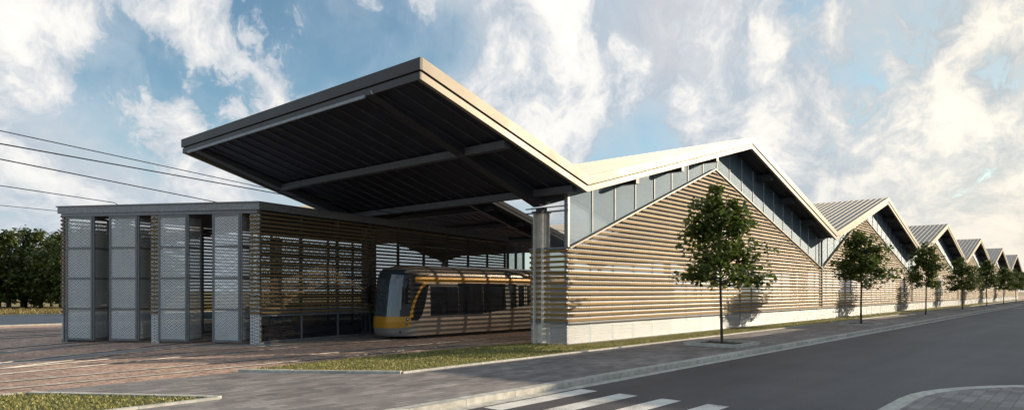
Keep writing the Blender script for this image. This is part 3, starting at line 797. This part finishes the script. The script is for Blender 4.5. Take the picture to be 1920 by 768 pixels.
    for nme in order:
        cells = parts[nme]
        if nme == 'window':     # one pane per window
            groups = {}
            for i, j in cells:
                x = (grid[i][j][0]+grid[i+1][j][0])/2-X0; s = grid[i][j][1] < YC
                key = (s, 0 if x < 3.9 else 1 if x < 5.65 else 2 if x < 7.6 else 3 if x < 9 else 4 if x < 15.3 else 5)
                groups.setdefault(key, []).append((i,j))
            sets = list(groups.values())
        elif nme in ('cab_window','door_window','mask','mullion','door','door_frame','panel_line'):
            groups = {}
            for i, j in cells:
                x = (grid[i][j][0]+grid[i+1][j][0])/2-X0; s = grid[i][j][1]+grid[i+1][j][1] < 2*YC
                groups.setdefault((s, x > 8.97 if nme in ('door_window','door') else x > 4.5 if nme == 'mullion' else 0), []).append((i,j))
            sets = list(groups.values())
        else: sets = [cells]
        for cs in sets:
            idx = {}; b = MB()
            inset = .012 if nme in ('window','door_window','cab_window') else 0
            for i, j in cs:
                f = []
                for (a, c) in ((i,j),(i+1,j),(i+1,j+1),(i,j+1)):
                    if (a,c) not in idx:
                        p = grid[a][c]; yy = p[1]; yy -= math.copysign(inset, yy-YC)
                        if nme == 'bellows': yy += math.copysign(.02+.025*(a%2), YC-yy)
                        idx[(a,c)] = len(b.v); b.v.append((p[0],yy,p[2]))
                    f.append(idx[(a,c)])
                b.f.append(tuple(f))
            par = objs.get('door', tr) if nme == 'door_window' else tr
            o = b.build(names.get(nme,nme), M[mats[nme]], par, smooth=True); objs[nme] = o
    # liner behind the glass, seats and floor, so that glass looks into something
    b = MB(); b.bb(X0+1.9,X0+L-.1,YC-1.02,YC+1.02,.32,.36); b.bb(X0+1.9,X0+L-.1,YC-1.02,YC+1.02,2.75,2.8); b.build('cabin_floor', M['dark_in'], tr)
    for k in range(9):
        x = X0+2.6+k*1.15
        if 7.0 < x-X0 < 9.9: continue
        for s in (-1,1):
            b = MB(); b.bb(x,x+.45,YC+s*.55-.42,YC+s*.55+.42,.78,.9); b.bb(x+.4,x+.5,YC+s*.55-.42,YC+s*.55+.42,.9,1.55); b.bb(x+.1,x+.3,YC+s*.55-.1,YC+s*.55+.1,.36,.78); b.build('seat', M['t_grey'], tr)
    b = MB(); b.bb(X0+.55,X0+1.1,YC-.85,YC+.85,.6,1.08); b.bb(X0+1.85,X0+1.9,YC-1.0,YC+1.0,.36,2.7); b.build('dashboard', M['t_black'], tr)
    b = MB(); b.bb(X0+1.4,X0+L-.2,YC-.9,YC+.9,.03,.30)
    b.build('underframe', M['t_black'], tr)
    b = MB(); b.bb(X0+L-.02,X0+L,YC-1.1,YC+1.1,.2,3.3); b.build('rear_panel', M['t_body'], tr)
    # headlamps: three round lamps at each end of the bumper
    for s in (-1,1):
        for (a, z, r) in ((28,.93,.075),(29,.80,.06),(30,.68,.055)):
            t = R(a); e = 2/2.7; y = -W*abs(math.cos(t))**e; q = 1-abs(math.sin(t))**(2/2.2); x = LN*q
            n = Vector((-math.sin(t),-math.cos(t),0)); p = Vector((X0+x,YC+y,z))
            if s > 0: p.y = 2*YC-p.y; n.y = -n.y
            b = MB(); b.tube([p-n*.03,p+n*.012],[r,r],14); ho = b.build('headlight', M['t_black'], tr)
            b = MB(); b.tube([p-n*.02,p+n*.018],[r*.62,r*.55],12); b.build('lamp_lens', M['t_chrome'], ho)
        # mirror on a curved arm
        b = MB(); y0 = YC+s*1.0; xx = X0+.85
        pts = [(xx+.1,y0,2.75),(xx-.1,YC+s*1.22,2.78),(xx-.28,YC+s*1.36,2.70),(xx-.36,YC+s*1.42,2.5),(xx-.38,YC+s*1.43,2.3)]
        b.tube(pts,[.03,.035,.045,.055,.05],8); mo = b.build('mirror_arm', M['t_black'], tr, smooth=True)
        b = MB(); b.box((xx-.38,YC+s*1.43,1.98),(.14,.2,.72)); b.build('mirror', M['t_black'], mo)
    b = MB(); b.beam((X0+.10,YC-.1,1.06),(X0+.42,YC+.45,2.0),.025,.025); b.build('wiper', M['t_black'], tr)
    p = Vector((X0+.42,YC-.98,.36)); b = MB(); b.tube([p,p+Vector((-.05,-.05,0))],.05,10); b.build('fog_lamp', M['t_black'], tr)
build_tram(19.0, 24.65)

# ------------------------------------------------------------------ overhead wires
def wire(pts, label, rad=.016, sag=.0):
    b = MB(); out = []
    for i in range(len(pts)-1):
        a, c = Vector(pts[i]), Vector(pts[i+1])
        for k in range(10):
            t = k/10; p = a.lerp(c,t); p.z -= sag*4*t*(1-t); out.append(p)
    out.append(Vector(pts[-1])); b.tube(out, rad, 5)
    tag(b.build('overhead_wire', M['wire']), label, 'wire', 'overhead tram wires')
wire([(-26,14.0,6.75),(4.5,22.0,6.45),(13.2,24.4,6.2),(24,25.2,5.95),(70,25.2,5.95)], 'topmost overhead wire, crossing in front of the canopy underside', .014)
wire([(-26,12.4,6.2),(4.35,21.4,6.0),(15.7,24.8,6.0),(24,24.65,5.6),(70,24.65,5.6)], 'second overhead wire, running under the canopy to the tram', .018)
wire([(-26,8.0,6.2),(4.85,23.9,6.0),(13.5,28.6,6.0),(14.2,28.95,5.75)], 'overhead wire ending at the right folding doors of the shed', .018)
wire([(-26,14,6.2),(6.1,29.9,6.0),(10.5,32.0,6.0),(11.2,32.3,5.75)], 'overhead wire ending at the left folding doors of the shed', .016)
wire([(-26,34,6.2),(7.5,36.8,6.0),(40,40.4,5.6)], 'lowest overhead wire, passing left of the shed', .014)

# ------------------------------------------------------------------ trees
def leaf_clump(b, c, rad, n, size, droop=.3):
    for _ in range(n):
        while True:
            d = Vector((random.uniform(-1,1),random.uniform(-1,1),random.uniform(-1,1)))
            if d.length < 1: break
        p = c+Vector((d.x*rad,d.y*rad,d.z*rad*.75))
        a = random.uniform(0,6.283); t = random.uniform(-.9,.35)
        ax = Vector((math.cos(a)*math.cos(t),math.sin(a)*math.cos(t),math.sin(t)-droop)).normalized()
        sd = ax.cross(Vector((random.uniform(-.5,.5),random.uniform(-.5,.5),1))).normalized(); up = sd.cross(ax)
        s = size*random.uniform(.65,1.25)
        e = p+ax*s; m = p+ax*s*.5+up*s*.08
        m2 = p+ax*s*.45
        b.quad(p, m2+sd*s*.42-up*s*.05, p+ax*s*.78+sd*s*.26, e, m)
        b.quad(p, m, e, p+ax*s*.78-sd*s*.26, m2-sd*s*.42-up*s*.05)
def street_tree(seed):
    random.seed(seed)
    t = empty('street_tree', (0,0,0), '', 'tree'); tb, cb = MB(), MB()
    tb.tube([(0,0,0),(.01,0,.12),(.02,.01,1.2),(0,.02,2.4),(.03,0,3.6),(0,.02,4.8),(.02,0,5.9)],[.085,.062,.056,.052,.045,.03,.012],9)
    tips = []
    for k in range(54):
        z0 = random.uniform(2.3,5.2); a = k*2.4+random.uniform(-.5,.5)
        f = (z0-2.2)/3.2; reach = (2.15-1.25*f)*random.uniform(.5,1.12)*(1.0 if f > .1 else .85)
        rise = random.uniform(.1,.75)*(1 if f > .15 else .5)
        p0 = Vector((0,0,z0)); p2 = Vector((math.cos(a)*reach+.12*math.sin(seed),math.sin(a)*reach,z0+rise)); p1 = p0.lerp(p2,.5)+Vector((0,0,.12))
        tb.tube([p0,p1,p2],[.026,.018,.007],5)
        tips += [(p2,.42),(p1.lerp(p2,.4),.36)]
        if random.random() < .75: tips.append((p1,.36))
    for k in range(7): tips.append((Vector((random.uniform(-.5,.5),random.uniform(-.5,.5),random.uniform(5.3,6.15))),.38))
    for c, r in tips: leaf_clump(cb, c, r*random.uniform(.8,1.25), int(30*random.uniform(.6,1.25)), .21)
    tb.build('trunk', M['bark'], t, smooth=True); cb.build('crown', M['leaf'], t)
    return t
pa, pb_, pc = street_tree(11), street_tree(23), street_tree(37)
protos = [pa, pb_, pc]; used = set()
TL = ['largest and nearest street tree, before the first timber gable', 'second street tree along the kerb, before the second roof peak',
      'third street tree along the kerb, overlapping the tree behind it', 'fourth street tree along the kerb', 'fifth street tree along the kerb',
      'sixth street tree along the kerb', 'seventh street tree along the kerb, far off', 'eighth street tree along the kerb, far off']
PLB = ['kerb stone planter with soil round the nearest street tree', 'kerb stone planter under the second street tree', 'kerb stone planter under the third street tree',
       'kerb stone planter under the fourth street tree', 'kerb stone planter under the fifth street tree', 'kerb stone planter under the sixth street tree',
       'kerb stone planter under the seventh street tree', 'kerb stone planter under the eighth street tree']
pl0 = empty('tree_planter', (0,0,0), '', 'planter')
b = MB(); a, c, wq = 1.15, 1.05, .16
for sg in (-1,1):
    b.bb(-a,-.004,sg*c-wq/2,sg*c+wq/2,-.05,.13); b.bb(.004,a,sg*c-wq/2,sg*c+wq/2,-.05,.13)
    b.bb(sg*(a-wq/2)-wq/2,sg*(a-wq/2)+wq/2,-c+wq/2+.004,c-wq/2-.004,-.05,.128)
b.build('kerb_frame', M['kerb'], pl0)
b = MB(); n = 14
for i in range(n):
    for j in range(n):
        f = lambda u, v: (-a+wq+(2*a-2*wq)*u/n, -c+wq/2+(2*c-wq)*v/n, .05+.035*math.sin(u*1.9+v)*math.cos(v*1.3-u*.4))
        b.quad(f(i,j),f(i+1,j),f(i+1,j+1),f(i,j+1))
b.build('soil', M['soil'], pl0)
for i in range(8):
    X, Y = 26.35+21.3*i, 11.65
    pq = pl0 if i == 0 else copy_tree(pl0); pq.location = (X,Y,0); tag(pq, PLB[i], 'planter', 'kerb planters under the street trees')
    pr = protos[i%3]; t = pr if i < 3 else copy_tree(pr)
    t.location = (X,Y,.04); t.rotation_euler = (0,0,[0.3,2.1,4.0,1.2,5.1,2.9,.4,3.7][i]); s = [.9,1.0,.96,1.03,.93,1.0,1.02,.96][i]; t.scale = (s*random.uniform(.96,1.04),s*random.uniform(.96,1.04),[1.05,1.0,1.03,.96,1.05,.98,1.0,1.02][i]); t.rotation_euler.x = random.uniform(-.025,.025); t.rotation_euler.y = random.uniform(-.025,.025)
    tag(t, TL[i], 'tree', 'street trees along the kerb')

def wood_tree(seed, h, r):
    random.seed(seed); t = empty('broadleaf_tree', (0,0,0), '', 'tree'); tb, cb = MB(), MB()
    tb.tube([(0,0,0),(.1,0,h*.35),(0,.1,h*.8)],[.25,.2,.06],7)
    for k in range(60):
        z = h*random.uniform(.12,1.0); f = z/h; rr = r*(.75+.5*f if f < .5 else 1.0-.95*((f-.5)/.5)**2)
        a = random.uniform(0,6.283); q = rr*math.sqrt(random.uniform(.25,1.0))
        leaf_clump(cb, Vector((math.cos(a)*q,math.sin(a)*q,z*.95)), random.uniform(.7,1.2), 46, .42, .15)
    tb.build('trunk', M['bark'], t); cb.build('crown', M['leaf_far'], t); return t
wp = [wood_tree(101,10.2,3.0), wood_tree(102,11.0,2.6), wood_tree(103,9.2,3.3)]
random.seed(5)
spots = []
for i in range(34):
    px = -190+i*15+random.uniform(-6,6); d = 88+random.uniform(-5,5)+(9 if i%2 else 0)
    u = (px-960)/1260; spots.append((d*(FX+u*RX), d*(FY+u*RY)))
for i, (x, y) in enumerate(spots):
    t = wp[i] if i < 3 else copy_tree(wp[i%3])
    t.location = (x,y,-.16); t.rotation_euler = (0,0,random.uniform(0,6.28)); s = random.uniform(.9,1.12); t.scale = (s,s,s)
    tag(t, 'dark green broadleaf tree in the dense wood left of the shed', 'tree', 'trees of the wood beyond the dry grass')

# ------------------------------------------------------------------ houses across the street (out of frame; they shade the road)
def house(x0, x1, y0, y1, h, mat, label):
    r = empty('terraced_house', (x0,y1,0), label, 'house', 'houses across the street')
    b = MB(); b.bb(x0,x1,y0,y1,-.15,h); wl = b.build('wall', mat, r)
    b = MB(); b.bb(x0-.0,x1+.0,y1+.002,y1+.15,h-.5,h-.2); b.build('cornice', M['kerb'], r)
    nf = max(2,int(h/3.2)); nw = max(2,int((x1-x0)/3.5))
    for f in range(nf):
        for k in range(nw):
            xc = x0+(x1-x0)*(k+.5)/nw; zc = 1.8+f*(h-1.6)/nf
            b = MB(); b.bb(xc-.6,xc+.6,y1+.004,y1+.06,zc-.8,zc+.8); fr = b.build('window', M['kerb'], r)
            b = MB(); b.bb(xc-.5,xc+.5,y1+.05,y1+.07,zc-.7,zc+.7); b.build('pane', M['dark_glass'], fr)
house(47,63,-30,-6,11.6,M['house'],'brick terraced house opposite the crossing')
house(63.01,76,-30,-6,10.9,M['house2'],'pale rendered terraced house, lower than its neighbours')
house(76.01,92,-30,-6,12.0,M['house'],'tall brick terraced house')
house(92.01,106,-30,-6,11.0,M['house2'],'second pale rendered terraced house')
house(106.01,150,-30,-6,12.0,M['house'],'long brick terrace near the far end of the street')
house(150.01,260,-30,-6,11.6,M['house2'],'longest pale terrace, farthest along the street')
